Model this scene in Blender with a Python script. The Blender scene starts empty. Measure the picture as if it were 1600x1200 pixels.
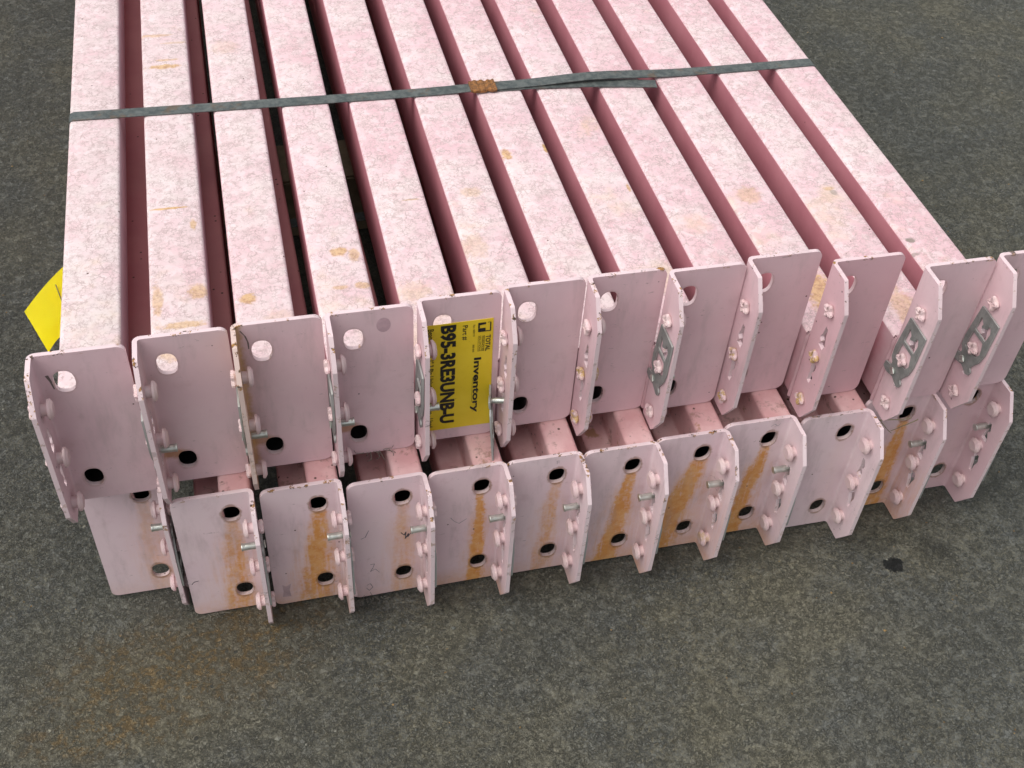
import bpy, bmesh, math, random
from mathutils import Vector, Matrix
random.seed(7)
C = bpy.context.scene
COL = C.collection

# ------------------------------------------------------------------ camera
cam = bpy.data.cameras.new('camera'); cam_o = bpy.data.objects.new('camera', cam); COL.objects.link(cam_o)
PITCH, YAW, ROLL = 0.788994, 0.286064, 0.074811
CAMPOS = Vector((0.18592, -0.72176, 1.01131)); FOC = 1826.03
fw = Vector((math.sin(YAW)*math.cos(PITCH), math.cos(YAW)*math.cos(PITCH), -math.sin(PITCH)))
rt = Vector((math.cos(YAW), -math.sin(YAW), 0)); up = rt.cross(fw)
r1 = rt*math.cos(ROLL)+up*math.sin(ROLL); u1 = up*math.cos(ROLL)-rt*math.sin(ROLL)
M = Matrix((r1, u1, -fw)).transposed().to_4x4(); M.translation = CAMPOS
cam_o.matrix_world = M
cam.sensor_width = 36; cam.lens = FOC*36/1600; cam.clip_start = 0.02; cam.clip_end = 300
C.camera = cam_o

# ------------------------------------------------------------------ light: overcast daylight
SUN_EL, SUN_AZ = math.radians(60), math.radians(255)     # azimuth measured clockwise from +Y
w = bpy.data.worlds.new('World'); C.world = w; w.use_nodes = True
wn = w.node_tree.nodes; wl = w.node_tree.links
bgn = wn['Background']
sky = wn.new('ShaderNodeTexSky'); sky.sky_type = 'NISHITA'; sky.sun_disc = False
sky.sun_elevation = SUN_EL; sky.sun_rotation = SUN_AZ; sky.air_density = 1.0; sky.dust_density = 4.0
hs = wn.new('ShaderNodeHueSaturation'); hs.inputs['Saturation'].default_value = 0.24
wl.new(sky.outputs[0], hs.inputs['Color']); wl.new(hs.outputs[0], bgn.inputs['Color'])
bgn.inputs['Strength'].default_value = 0.15
sd = bpy.data.lights.new('sun', 'SUN'); sd.energy = 1.2; sd.angle = math.radians(70); sd.color = (1, .965, .92)
so = bpy.data.objects.new('sun', sd); COL.objects.link(so)
sdir = Vector((math.sin(SUN_AZ)*math.cos(SUN_EL), math.cos(SUN_AZ)*math.cos(SUN_EL), math.sin(SUN_EL)))
so.rotation_euler = sdir.to_track_quat('Z', 'Y').to_euler(); so.location = (0, -1, 6)
C.view_settings.view_transform = 'Standard'; C.view_settings.look = 'None'
C.view_settings.exposure = 0.18; C.view_settings.gamma = 1.0; C.view_settings.use_curve_mapping = False
C.render.engine = 'CYCLES'

# ------------------------------------------------------------------ node helpers
class NT:
    def __init__(s, name):
        s.m = bpy.data.materials.new(name); s.m.use_nodes = True
        s.n = s.m.node_tree.nodes; s.l = s.m.node_tree.links
        s.b = s.n['Principled BSDF']
    def node(s, t, **kw):
        x = s.n.new(t)
        for k, v in kw.items(): setattr(x, k, v)
        return x
    def put(s, sock, v):
        if isinstance(v, bpy.types.NodeSocket): s.l.new(v, sock)
        elif v is not None: sock.default_value = v
    def math(s, op, a, b=None, c=None, clamp=False):
        x = s.node('ShaderNodeMath', operation=op, use_clamp=clamp)
        s.put(x.inputs[0], a)
        if b is not None: s.put(x.inputs[1], b)
        if c is not None: s.put(x.inputs[2], c)
        return x.outputs[0]
    def vmath(s, op, a, b=None):
        x = s.node('ShaderNodeVectorMath', operation=op); s.put(x.inputs[0], a)
        if b is not None: s.put(x.inputs[3 if op == 'SCALE' else 1], b)
        return x.outputs['Value'] if op in ('LENGTH', 'DISTANCE', 'DOT_PRODUCT') else x.outputs[0]
    def noise(s, vec, scale, detail=4, rough=.55, dist=0, out=0):
        x = s.node('ShaderNodeTexNoise'); s.put(x.inputs['Vector'], vec)
        x.inputs['Scale'].default_value = scale; x.inputs['Detail'].default_value = detail
        x.inputs['Roughness'].default_value = rough; x.inputs['Distortion'].default_value = dist
        return x.outputs[out]
    def voro(s, vec, scale, feature='F1', out='Distance', rnd=1):
        x = s.node('ShaderNodeTexVoronoi', feature=feature); s.put(x.inputs['Vector'], vec)
        x.inputs['Scale'].default_value = scale; x.inputs['Randomness'].default_value = rnd
        return x.outputs[out]
    def ramp(s, v, lo, hi, a=0., b=1., smooth=True):
        x = s.node('ShaderNodeMapRange', interpolation_type='SMOOTHSTEP' if smooth else 'LINEAR')
        s.put(x.inputs[0], v); s.put(x.inputs[1], lo); s.put(x.inputs[2], hi); s.put(x.inputs[3], a); s.put(x.inputs[4], b)
        return x.outputs[0]
    def mix(s, f, a, b, mode='MIX'):
        x = s.node('ShaderNodeMix', data_type='RGBA', blend_type=mode)
        s.put(x.inputs[0], f)
        for sock, v in ((x.inputs[6], a), (x.inputs[7], b)):
            if isinstance(v, tuple) and len(v) == 3: v = (*v, 1)
            s.put(sock, v)
        return x.outputs[2]
    def sep(s, v):
        x = s.node('ShaderNodeSeparateXYZ'); s.put(x.inputs[0], v); return x.outputs
    def comb(s, a, b, c):
        x = s.node('ShaderNodeCombineXYZ'); s.put(x.inputs[0], a); s.put(x.inputs[1], b); s.put(x.inputs[2], c); return x.outputs[0]
    def attr(s, name, typ='OBJECT'):
        x = s.node('ShaderNodeAttribute', attribute_type=typ, attribute_name=name); return x.outputs['Fac']
    def pos(s): return s.node('ShaderNodeNewGeometry').outputs['Position']
    def obj(s): return s.node('ShaderNodeTexCoord').outputs['Object']
    def rnd(s): return s.node('ShaderNodeObjectInfo').outputs['Random']
    def bump(s, h, strength=.3, dist=.001, prev=None):
        x = s.node('ShaderNodeBump'); s.put(x.inputs['Height'], h)
        x.inputs['Strength'].default_value = strength; x.inputs['Distance'].default_value = dist
        if prev is not None: s.l.new(prev, x.inputs['Normal'])
        return x.outputs[0]
    def done(s, col, rough=.5, normal=None, metal=0., spec=None):
        for k, v in (('Base Color', col), ('Roughness', rough), ('Metallic', metal)):
            if isinstance(v, tuple) and len(v) == 3: v = (*v, 1)
            s.put(s.b.inputs[k], v)
        if normal is not None: s.l.new(normal, s.b.inputs['Normal'])
        if spec is not None: s.b.inputs['Specular IOR Level'].default_value = spec
        return s.m
    def seeded(s, co, k=7.3):
        r = s.rnd(); o = s.comb(s.math('MULTIPLY', r, k*3), s.math('MULTIPLY', r, k*5), s.math('MULTIPLY', r, k))
        return s.vmath('ADD', co, o)

RUST = (.36, .155, .032); RUSTD = (.12, .05, .018)

# asphalt
def mat_asphalt():
    t = NT('asphalt'); p = t.pos(); x, y, z = t.sep(p)
    big = t.noise(p, 2.2, 4, .6); mid = t.noise(p, 11, 5, .65); fine = t.noise(p, 130, 5, .75)
    gran = t.noise(p, 420, 3, .7)
    col = t.mix(t.ramp(big, .32, .68), (.100, .105, .096), (.160, .152, .112))
    col = t.mix(t.ramp(mid, .35, .7), col, (.115, .120, .110))
    # fine binder and aggregate grain
    vd = t.voro(p, 330, out='Color'); vr = t.sep(vd)[0]
    val = t.math('ADD', t.math('MULTIPLY', t.ramp(fine, .3, .72), .38), t.math('MULTIPLY', t.ramp(gran, .3, .7), .28))
    val = t.math('ADD', val, t.math('MULTIPLY', vr, .22))
    hsv = t.node('ShaderNodeHueSaturation'); t.put(hsv.inputs['Color'], col); t.put(hsv.inputs['Value'], t.math('ADD', val, .56))
    col = hsv.outputs[0]
    # tan dust that sits between the stones, more of it toward the near right and near left
    dustm = t.noise(p, 5, 5, .6)
    dl = t.math('MULTIPLY', t.ramp(t.noise(t.vmath('MULTIPLY', p, (1, 1, 1)), 210, 4, .7), .5, .66), t.ramp(dustm, .42, .66))
    nearm = t.ramp(y, .05, -.1)
    dl = t.math('MULTIPLY', dl, t.math('ADD', t.math('MULTIPLY', nearm, .6), .15))
    col = t.mix(dl, col, (.165, .148, .095))
    wm = t.math('ABSOLUTE', t.math('SUBTRACT', t.noise(p, 260, 3, .6, .8), .5))
    wm = t.math('MULTIPLY', t.ramp(wm, .075, .012), t.ramp(t.noise(p, 110, 3, .6), .32, .50))
    wmask = t.math('MULTIPLY', wm, t.ramp(t.noise(p, 4.5, 4, .6), .36, .62, .45, .85))
    col = t.mix(t.math('MULTIPLY', wmask, .55), col, (.25, .235, .16))
    wd = t.math('ABSOLUTE', t.math('SUBTRACT', t.noise(t.vmath('ADD', p, (3.1, 1.7, 0)), 230, 3, .65, 1.), .5))
    wd = t.math('MULTIPLY', t.ramp(wd, .06, .008), t.ramp(t.noise(p, 95, 3, .6), .36, .55))
    col = t.mix(t.math('MULTIPLY', wd, .48), col, (.042, .045, .038))
    # rusty yellow staining by the near left corner
    def blob(cx, cy, rx, ry):
        d = t.vmath('LENGTH', t.comb(t.math('DIVIDE', t.math('SUBTRACT', x, cx), rx), t.math('DIVIDE', t.math('SUBTRACT', y, cy), ry), 0.))
        return t.ramp(d, 1.15, .25)
    st = t.math('MAXIMUM', t.math('MAXIMUM', blob(.06, -.075, .15, .07), blob(.13, -.04, .10, .04)), t.math('MULTIPLY', blob(.0, -.13, .11, .03), .9))
    sp = t.math('MULTIPLY', t.ramp(t.noise(p, 95, 5, .75), .49, .60), st)
    col = t.mix(t.math('MULTIPLY', sp, .5), col, (.34, .20, .055))
    col = t.mix(t.math('MULTIPLY', st, t.ramp(mid, .3, .7, .15, .55)), col, (.145, .115, .062))
    # pale stones
    def stones(scale, thr, keep, colr, c0):
        q = t.vmath('ADD', p, t.vmath('SCALE', t.vmath('SUBTRACT', t.noise(p, scale*1.3, 2, .5, out=1), (.5, .5, .5)), .6/scale))
        d = t.voro(q, scale); rc = t.sep(t.voro(q, scale, out='Color'))
        m = t.math('MULTIPLY', t.ramp(d, thr, thr*.7), t.math('GREATER_THAN', rc[0], keep))
        return m, t.mix(t.math('MULTIPLY', m, t.math('ADD', t.math('MULTIPLY', rc[1], .5), .25)), c0, colr)
    m1, col = stones(210, .33, .84, (.17, .17, .14), col)
    m2, col = stones(120, .28, .935, (.24, .235, .19), col)
    m3, col = stones(70, .20, .975, (.36, .34, .26), col)
    m4, col = stones(120, .30, .94, (.020, .023, .022), col)
    m5, col = stones(140, .18, .985, (.30, .17, .05), col)
    # oil spot and a smaller damp patch
    def spot(cx, cy, rx, ry, a):
        wob = t.math('MULTIPLY', t.math('SUBTRACT', t.noise(p, 90, 4, .65), .5), 2.6)
        d = t.vmath('LENGTH', t.comb(t.math('DIVIDE', t.math('SUBTRACT', x, cx), rx), t.math('DIVIDE', t.math('SUBTRACT', y, cy), ry), 0.))
        return t.math('MULTIPLY', t.ramp(t.math('ADD', d, wob), 1.0, .82), a)
    s1 = spot(.8165, -.100, .0135, .0115, .95); s2 = spot(.873, -.085, .02, .018, .35); s3 = spot(.80, -.07, .03, .02, .25)
    smask = t.math('MAXIMUM', t.math('MAXIMUM', s1, s2), s3)
    col = t.mix(smask, col, (.012, .014, .014))
    h = t.math('ADD', t.math('MULTIPLY', fine, 1.2), t.math('MULTIPLY', gran, .5))
    h = t.math('ADD', h, t.math('MULTIPLY', t.ramp(t.voro(p, 130), .1, .6, 1, 0), .5))
    h = t.math('ADD', h, t.math('MULTIPLY', t.math('MAXIMUM', m1, m2), .25))
    h = t.math('ADD', h, t.math('SUBTRACT', t.math('MULTIPLY', wm, .7), t.math('MULTIPLY', wd, 1.2)))
    coarse = t.math('MULTIPLY', t.noise(p, 42, 5, .7), t.ramp(x, .35, -.05, 0., 2.6))
    h = t.math('ADD', h, coarse)
    rough_left = t.ramp(x, .9, -.3, .55, 1.0)
    nb = t.node('ShaderNodeBump'); t.put(nb.inputs['Height'], t.math('MULTIPLY', h, rough_left)); nb.inputs['Strength'].default_value = 1.0; nb.inputs['Distance'].default_value = .0022
    return t.done(col, t.ramp(smask, 0., 1., .93, .55), nb.outputs[0], spec=.3)

SPOTS_TOP = [  # x, y, rx, ry, amount : rust and ochre blots on the upper beams
 (.108,.585,.024,.006,.75),(.112,.600,.018,.003,.5),(.104,.302,.022,.0022,.85),(.128,.272,.004,.010,.6),(.090,.158,.006,.030,.55),(.128,.166,.011,.014,.60),
 (.173,.147,.009,.0095,.75),(.112,.120,.026,.006,.6),(.104,.09,.024,.02,.45),(.267,.203,.0105,.009,.75),(.281,.196,.0065,.012,.6),(.262,.148,.010,.004,.5),(.284,.148,.010,.006,.6),
 (.473,.342,.007,.012,.75),(.519,.349,.0035,.010,.9),(.402,.189,.018,.022,.28),(.418,.28,.014,.010,.35),(.352,.277,.012,.002,.5),
 (.717,.226,.016,.018,.40),(.811,.223,.008,.004,.45),(.73,.055,.020,.045,.75),(.805,.02,.018,.040,.45),(.062,.29,.003,.004,.9),(.067,.4,.002,.03,.6),(.46,.26,.002,.01,.7),(.59,.26,.0025,.008,.7),
 (.33,.13,.02,.018,.3),(.20,.11,.02,.02,.2),(.10,.66,.025,.004,.5),(.125,.64,.02,.003,.4),(.84,.11,.012,.006,.35),(.18,.62,.02,.02,.18)]
SPOTS_GREY = [(.838,.112,.010,.008,.8),(.86,.122,.006,.005,.8),(.852,.1,.008,.004,.6),(.814,.215,.004,.006,.5)]

def paint_common(t, p, col, chalk=.0):
    return col

def mat_chalky():          # sun-bleached, crazed paint on the faces that lie upward
    t = NT('bleached_pink_paint'); p = t.pos(); x, y, z = t.sep(p); ps = t.seeded(p)
    n1 = t.noise(ps, 24, 4, .6); n2 = t.noise(ps, 70, 4, .6)
    col = t.mix(t.ramp(n1, .34, .66), (.765, .555, .585), (.775, .645, .635))
    col = t.mix(t.math('MULTIPLY', t.ramp(n2, .48, .75), .55), col, (.68, .42, .455))
    col = t.mix(t.math('MULTIPLY', t.ramp(t.noise(p, 5.5, 3, .55), .44, .64), .7), col, (.72, .46, .50))
    # left beams are greyer and more worn
    grey = t.math('MULTIPLY', t.ramp(x, .30, .02), t.ramp(t.noise(ps, 30, 4, .65), .35, .6, .3, .8))
    col = t.mix(t.math('MULTIPLY', grey, .65), col, (.68, .64, .61))
    # crazing: broken wandering hairlines round little cells
    def craze(scale, wid, lo, hi, warp):
        q = t.vmath('ADD', ps, t.vmath('SCALE', t.vmath('SUBTRACT', t.noise(ps, scale*1.1, 3, .6, out=1), (.5, .5, .5)), warp/scale))
        d = t.voro(q, scale, 'DISTANCE_TO_EDGE')
        return t.math('MULTIPLY', t.ramp(d, wid, wid*.15), t.ramp(t.noise(ps, scale*.55, 3, .6), lo, hi))
    c1 = craze(115, .075, .42, .56, 1.5); c2 = craze(230, .12, .46, .60, 1.2)
    cm = t.math('MAXIMUM', c1, t.math('MULTIPLY', c2, .75))
    worm = t.math('ABSOLUTE', t.math('SUBTRACT', t.noise(ps, 120, 3, .6, 1.0), .5))
    worm = t.math('MULTIPLY', t.ramp(worm, .035, .006), t.ramp(t.noise(ps, 45, 3, .6), .45, .6))
    cm = t.math('MAXIMUM', cm, t.math('MULTIPLY', worm, .75))
    cl = t.sep(t.voro(t.vmath('ADD', ps, t.vmath('SCALE', t.noise(ps, 130, 3, .6, out=1), .006)), 115, out='Color'))[0]
    col = t.mix(t.math('MULTIPLY', t.ramp(cl, .55, .95), .5), col, (.82, .69, .695))
    col = t.mix(t.math('MULTIPLY', t.ramp(t.noise(ps, 85, 4, .7), .50, .68), .5), col, (.60, .47, .465))
    col = t.mix(t.math('MULTIPLY', cm, .68), col, (.40, .29, .28))
    sc = t.ramp(t.noise(ps, 300, 3, .7), .52, .68)
    col = t.mix(t.math('MULTIPLY', sc, .30), col, (.55, .46, .44))
    # ochre wash, blots
    och = t.math('MULTIPLY', t.ramp(t.noise(ps, 11, 4, .65), t.ramp(y, .10, .45, .50, .64), .78), .5)
    col = t.mix(och, col, (.74, .53, .30))
    wob = t.math('MULTIPLY', t.math('SUBTRACT', t.noise(p, 160, 4, .7), .5), 1.5)
    def spots(lst, colr, col):
        tot = None
        for (cx, cy, rx, ry, a) in lst:
            d = t.vmath('LENGTH', t.comb(t.math('MULTIPLY_ADD', x, 1/rx, -cx/rx), t.math('MULTIPLY_ADD', y, 1/ry, -cy/ry), 0.))
            m = t.ramp(t.math('ADD', d, wob), 1.05, .55, 0., a)
            tot = m if tot is None else t.math('MAXIMUM', tot, m)
        return t.mix(tot, col, colr)
    col = spots(SPOTS_TOP, t.mix(t.ramp(t.noise(p, 240, 3, .7), .4, .65), (.66, .42, .17), (.42, .21, .06)), col)
    col = spots(SPOTS_GREY, (.22, .20, .16), col)
    # pin-prick chips
    pr_ = t.voro(ps, 70); pk = t.sep(t.voro(ps, 70, out='Color'))[0]
    col = t.mix(t.math('MULTIPLY', t.ramp(pr_, .09, .05), t.math('GREATER_THAN', pk, .93)), col, (.10, .05, .045))
    nb = t.bump(t.math('SUBTRACT', n2, cm), .25, .0006)
    return t.done(col, .75, nb, spec=.3)

def mat_side():            # unbleached flank paint, with gap shade painted into its colour behind the paler end
    t = NT('deep_pink_paint'); p = t.pos(); ps = t.seeded(p)
    n = t.noise(ps, 14, 4, .6)
    col = t.mix(t.ramp(n, .3, .7), (.42, .155, .185), (.49, .20, .23))
    oy = t.sep(t.obj())[1]
    col = t.mix(t.ramp(t.math('ADD', oy, t.math('MULTIPLY', t.noise(ps, 40, 3), .03)), .055, .02), col, (.54, .35, .375))
    pr_ = t.voro(ps, 80); pk = t.sep(t.voro(ps, 80, out='Color'))[0]
    col = t.mix(t.math('MULTIPLY', t.ramp(pr_, .1, .05), t.math('GREATER_THAN', pk, .95)), col, (.08, .035, .03))
    return t.done(col, .5, t.bump(t.noise(ps, 60, 3), .06, .001), spec=.4)

def mat_side_grey():       # greyer mauve on the right-facing sides of the upper beams
    t = NT('dull_mauve_paint'); p = t.pos(); ps = t.seeded(p)
    col = t.mix(t.ramp(t.noise(ps, 20, 4, .6), .3, .7), (.55, .43, .46), (.62, .50, .52))
    return t.done(col, .55, None, spec=.4)

def mat_lower_beam():      # lower-beam paint with grit and chips
    t = NT('dusty_pink_paint'); p = t.pos(); ps = t.seeded(p)
    col = t.mix(t.ramp(t.noise(ps, 30, 4, .6), .35, .65), (.66, .37, .37), (.76, .50, .49))
    col = t.mix(t.math('MULTIPLY', t.ramp(t.noise(ps, 70, 5, .7), .55, .68), .65), col, (.30, .17, .13))
    col = t.mix(t.math('MULTIPLY', t.ramp(t.noise(ps, 26, 4, .7), .62, .70), .8), col, (.38, .19, .08))
    oy = t.sep(t.obj())[1]     # behind the end zone the colour turns to a deeper red
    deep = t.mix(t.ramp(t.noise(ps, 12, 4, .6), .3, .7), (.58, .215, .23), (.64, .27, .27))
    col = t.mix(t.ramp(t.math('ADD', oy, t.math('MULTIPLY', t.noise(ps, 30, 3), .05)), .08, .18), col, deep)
    pr_ = t.voro(ps, 120); pk = t.sep(t.voro(ps, 120, out='Color'))[0]
    col = t.mix(t.math('MULTIPLY', t.ramp(pr_, .2, .1), t.math('GREATER_THAN', pk, .88)), col, (.09, .05, .035))
    return t.done(col, .6, t.bump(t.noise(ps, 90, 4), .15, .001))

H, W, D, DT, CT, TH = .178, .0746, .0419, .0253, .0273, .0040
HX, ZA, ZB = .0517, .0307, .1497
def mat_plate(lower):
    t = NT('mauve_pink_plate_paint' if lower else 'pink_plate_paint'); o = t.obj(); x, y, z = t.sep(o); ps = t.seeded(o)
    n1 = t.noise(ps, 18, 4, .6); n2 = t.noise(ps, 60, 4, .65)
    a, b = ((.74, .575, .61), (.76, .61, .63)) if lower else ((.70, .495, .53), (.73, .54, .565))
    col = t.mix(t.ramp(n1, .3, .7), a, b)
    tint = t.attr('tint'); col = t.mix(tint, col, (.62, .33, .37))
    col = t.mix(t.math('MULTIPLY', t.ramp(n2, .55, .75), .25), col, (.50, .33, .34))
    rust = t.attr('rust')
    hx = HX if lower else W-HX
    z1, z2 = (ZB, ZA) if lower else (H-ZA, H-ZB)
    wav = t.math('MULTIPLY', t.math('SUBTRACT', t.noise(t.vmath('MULTIPLY', ps, (1, 1, .6)), 28, 4, .65), .5), .011)
    wavf = t.math('MULTIPLY', t.math('SUBTRACT', t.noise(ps, 160, 4, .7), .5), .010)
    if lower:
        # run of rust below the upper hole, spreading toward the bottom edge
        fall = t.math('SUBTRACT', z1-.006, z)                        # distance below the hole
        wid = t.math('MULTIPLY', t.math('ADD', t.math('MULTIPLY', t.math('MAXIMUM', fall, 0.), .075), .0065), t.attr('rust_width'))
        lean = t.math('MULTIPLY', t.attr('lean'), t.math('MAXIMUM', fall, 0.))
        dx = t.math('ABSOLUTE', t.math('ADD', t.math('ADD', t.math('SUBTRACT', t.math('SUBTRACT', x, hx), lean), wav), wavf))
        core = t.math('MULTIPLY', t.ramp(t.math('DIVIDE', dx, wid), 1.15, .35), t.ramp(fall, -.002, .008))
        wide = t.math('MULTIPLY', t.ramp(t.math('DIVIDE', dx, wid), 2.7, .8), t.ramp(fall, .0, .05))
        strk = t.noise(t.vmath('MULTIPLY', ps, (1, 1, .10)), 210, 4, .65)
        core = t.math('MULTIPLY', core, t.ramp(strk, .30, .50, .65, 1.15))
        wide = t.math('MULTIPLY', wide, t.ramp(strk, .40, .62, .25, 1.))
        grain = t.ramp(t.noise(ps, 200, 4, .7), .32, .60, .55, 1)
        run = t.math('MULTIPLY', t.math('MULTIPLY', t.math('ADD', core, t.math('MULTIPLY', wide, .55)), grain), rust, clamp=True)
        bot = t.math('MULTIPLY', t.ramp(t.math('ADD', z, t.math('MULTIPLY', wav, 1.2)), .030, .0), t.math('MULTIPLY', rust, .55))
        run = t.math('MAXIMUM', run, t.math('MULTIPLY', bot, grain))
        rcol = t.mix(t.ramp(t.noise(ps, 90, 4, .7), .35, .65), (.70, .37, .12), (.64, .26, .03))
        col = t.mix(t.math('MULTIPLY', run, .92), col, rcol)
    else:
        # smear between the lock pin and the lower hole
        d = t.vmath('LENGTH', t.comb(t.math('MULTIPLY_ADD', x, 1/.013, -.012/.013), t.math('MULTIPLY_ADD', t.math('ADD', z, wavf), 1/.0075, -(z2+.010)/.0075), 0.))
        pat = t.math('MULTIPLY', t.ramp(t.math('ADD', d, t.math('MULTIPLY', wav, 30)), 1.15, .5), rust)
        pat = t.math('MULTIPLY', pat, t.ramp(y, -.0052, -.0042))
        col = t.mix(t.math('MULTIPLY', pat, .85), col, (.42, .20, .06))
        # ochre run down the inside of the folded flange
        fl = t.math('MULTIPLY', t.ramp(t.math('ADD', x, wavf), .011, .004), t.attr('flange_rust'))
        col = t.mix(t.math('MULTIPLY', fl, .8), col, (.50, .29, .09))
    # rings of rust round the holes
    for zz in (z1, z2):
        d = t.vmath('LENGTH', t.comb(t.math('MULTIPLY_ADD', x, 1/.0085, -hx/.0085), t.math('MULTIPLY_ADD', z, 1/.0115, -zz/.0115), 0.))
        ring = t.math('MULTIPLY', t.ramp(t.math('ADD', d, t.math('MULTIPLY', wavf, 60)), 1.28, 1.02), .65 if lower else .22)
        col = t.mix(t.math('MULTIPLY', ring, t.ramp(y, -.0052, -.0042)), col, (.25, .12, .05))
    # sheared rims: pale bevel, chipped to rust and bare dark steel
    rim = t.attr('rim', 'GEOMETRY')
    col = t.mix(t.math('MULTIPLY', rim, .6), col, (.80, .66, .67))
    topm = t.ramp(z, H-.0035, H-.0008)
    edge = t.math('MAXIMUM', rim, t.math('MULTIPLY', topm, .8))
    ch = t.math('MULTIPLY', t.ramp(t.noise(ps, 95, 5, .75), .57, .60), edge)
    ch = t.math('MULTIPLY', ch, t.ramp(z, .10, .172, .35, 1))
    col = t.mix(ch, col, t.mix(t.ramp(t.noise(ps, 240, 3), .45, .6), (.38, .19, .05), (.075, .045, .03)))
    # scuffs, specks
    q = t.vmath('MULTIPLY', ps, (1, 1, 3.2))
    sc = t.math('MULTIPLY', t.ramp(t.noise(q, 55, 5, .8), .645, .68), .55)
    col = t.mix(sc, col, (.24, .165, .165))
    gr = t.math('MULTIPLY', t.ramp(t.noise(t.vmath('MULTIPLY', ps, (1, 1, .25)), 40, 5, .7), .50, .72), .35)
    col = t.mix(gr, col, (.40, .31, .31))
    pr_ = t.voro(ps, 75); pk = t.sep(t.voro(ps, 75, out='Color'))[0]
    col = t.mix(t.math('MULTIPLY', t.ramp(pr_, .085, .05), t.math('GREATER_THAN', pk, .88)), col, (.10, .05, .045))
    return t.done(col, t.ramp(n2, .3, .7, .42, .58), t.bump(n2, .05, .001), spec=.45)

def mat_rivet():
    t = NT('rivet_paint'); o = t.obj(); ps = t.seeded(t.pos()); z = t.sep(o)[0]
    col = t.mix(t.ramp(t.noise(ps, 60, 3), .35, .65), (.66, .48, .49), (.72, .57, .575))
    col = t.mix(t.math('MULTIPLY', t.ramp(t.noise(ps, 120, 4, .7), .42, .58), t.math('ADD', t.attr('rust'), .10)), col, (.50, .33, .13))
    return t.done(col, .5, t.bump(t.noise(ps, 200, 3), .2, .0005))
def mat_zinc():
    t = NT('zinc_steel'); ps = t.seeded(t.pos())
    col = t.mix(t.ramp(t.noise(ps, 120, 4), .3, .7), (.50, .53, .48), (.68, .70, .64))
    return t.done(col, t.ramp(t.noise(ps, 200, 3), .3, .7, .28, .5), None, .85)
def mat_clip():
    t = NT('dull_galvanised_steel'); ps = t.seeded(t.pos())
    col = t.mix(t.ramp(t.noise(ps, 90, 5, .7), .3, .7), (.20, .215, .205), (.32, .335, .32))
    col = t.mix(t.math('MULTIPLY', t.attr('rim', 'GEOMETRY'), .7), col, (.42, .43, .41))
    return t.done(col, .55, t.bump(t.noise(ps, 300, 3), .15, .0004), .35)
def mat_strap():
    t = NT('blued_steel_strap'); p = t.pos()
    col = t.mix(t.ramp(t.noise(p, 130, 5, .7), .35, .65), (.070, .085, .083), (.15, .165, .155))
    col = t.mix(t.math('MULTIPLY', t.ramp(t.noise(p, 30, 5, .7), .56, .66), .55), col, (.17, .105, .06))
    return t.done(col, t.ramp(t.noise(p, 90, 3), .3, .7, .35, .6), t.bump(t.noise(p, 220, 3), .2, .0005), .25)
def mat_seal():
    t = NT('rusted_steel'); p = t.pos()
    col = t.mix(t.ramp(t.noise(p, 260, 4, .7), .35, .65), (.33, .145, .04), (.13, .06, .025))
    return t.done(col, .85, t.bump(t.noise(p, 400, 3), .5, .0006))
def mat_yellow():
    t = NT('yellow_label_stock'); p = t.obj()
    col = t.mix(t.ramp(t.noise(p, 25, 4), .35, .65), (.74, .54, .022), (.80, .60, .035))
    col = t.mix(t.math('MULTIPLY', t.ramp(t.noise(p, 160, 5, .75), .64, .70), .6), col, (.25, .15, .03))
    return t.done(col, .38, None, spec=.4)
def mat_bright_yellow():
    t = NT('bright_yellow_tag_stock'); p = t.pos()
    return t.done(t.mix(t.ramp(t.noise(p, 15, 3), .3, .7), (.97, .83, .0), (.98, .88, .01)), .45)
def mat_plain(name, c, r=.6):
    t = NT(name); p = t.pos()
    return t.done(t.mix(t.ramp(t.noise(p, 80, 3), .3, .7), tuple(k*.85 for k in c), tuple(min(1, k*1.12) for k in c)), r)

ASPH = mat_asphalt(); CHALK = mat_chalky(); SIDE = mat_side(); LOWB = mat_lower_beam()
PU = mat_plate(False); PL = mat_plate(True); RIV = mat_rivet(); ZINC = mat_zinc(); CLIP = mat_clip()
SIDEG = mat_side_grey(); DARK = mat_plain('bare_mill_steel', (.035, .03, .03), .8); STRAP = mat_strap(); SEAL = mat_seal(); YEL = mat_yellow(); BYEL = mat_bright_yellow()
INK = mat_plain('black_ink', (.012, .012, .014), .45); STRAW = mat_plain('dry_straw', (.30, .25, .15), .8)
TIMBER = mat_plain('weathered_timber', (.22, .17, .11), .85); FLUFF = mat_plain('grey_lint', (.17, .16, .13), .9)

# ------------------------------------------------------------------ object helpers
def link(name, me, mats, parent=None, loc=None, rot=None):
    if not isinstance(mats, (list, tuple)): mats = [mats]
    if not me.materials:
        for m in mats: me.materials.append(m)
    o = bpy.data.objects.new(name, me); COL.objects.link(o)
    if parent: o.parent = parent
    if loc is not None: o.location = loc
    if rot is not None: o.rotation_euler = rot
    return o
def tag(o, label, cat, group=None):
    o['label'] = label; o['category'] = cat
    if group: o['group'] = group
def smooth(me, ang=32):
    for p in me.polygons: p.use_smooth = True
    me.set_sharp_from_angle(angle=math.radians(ang))
def bm_mesh(bm, name, ang=32):
    bmesh.ops.recalc_face_normals(bm, faces=bm.faces[:])
    me = bpy.data.meshes.new(name); bm.to_mesh(me); bm.free(); smooth(me, ang); return me

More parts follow.
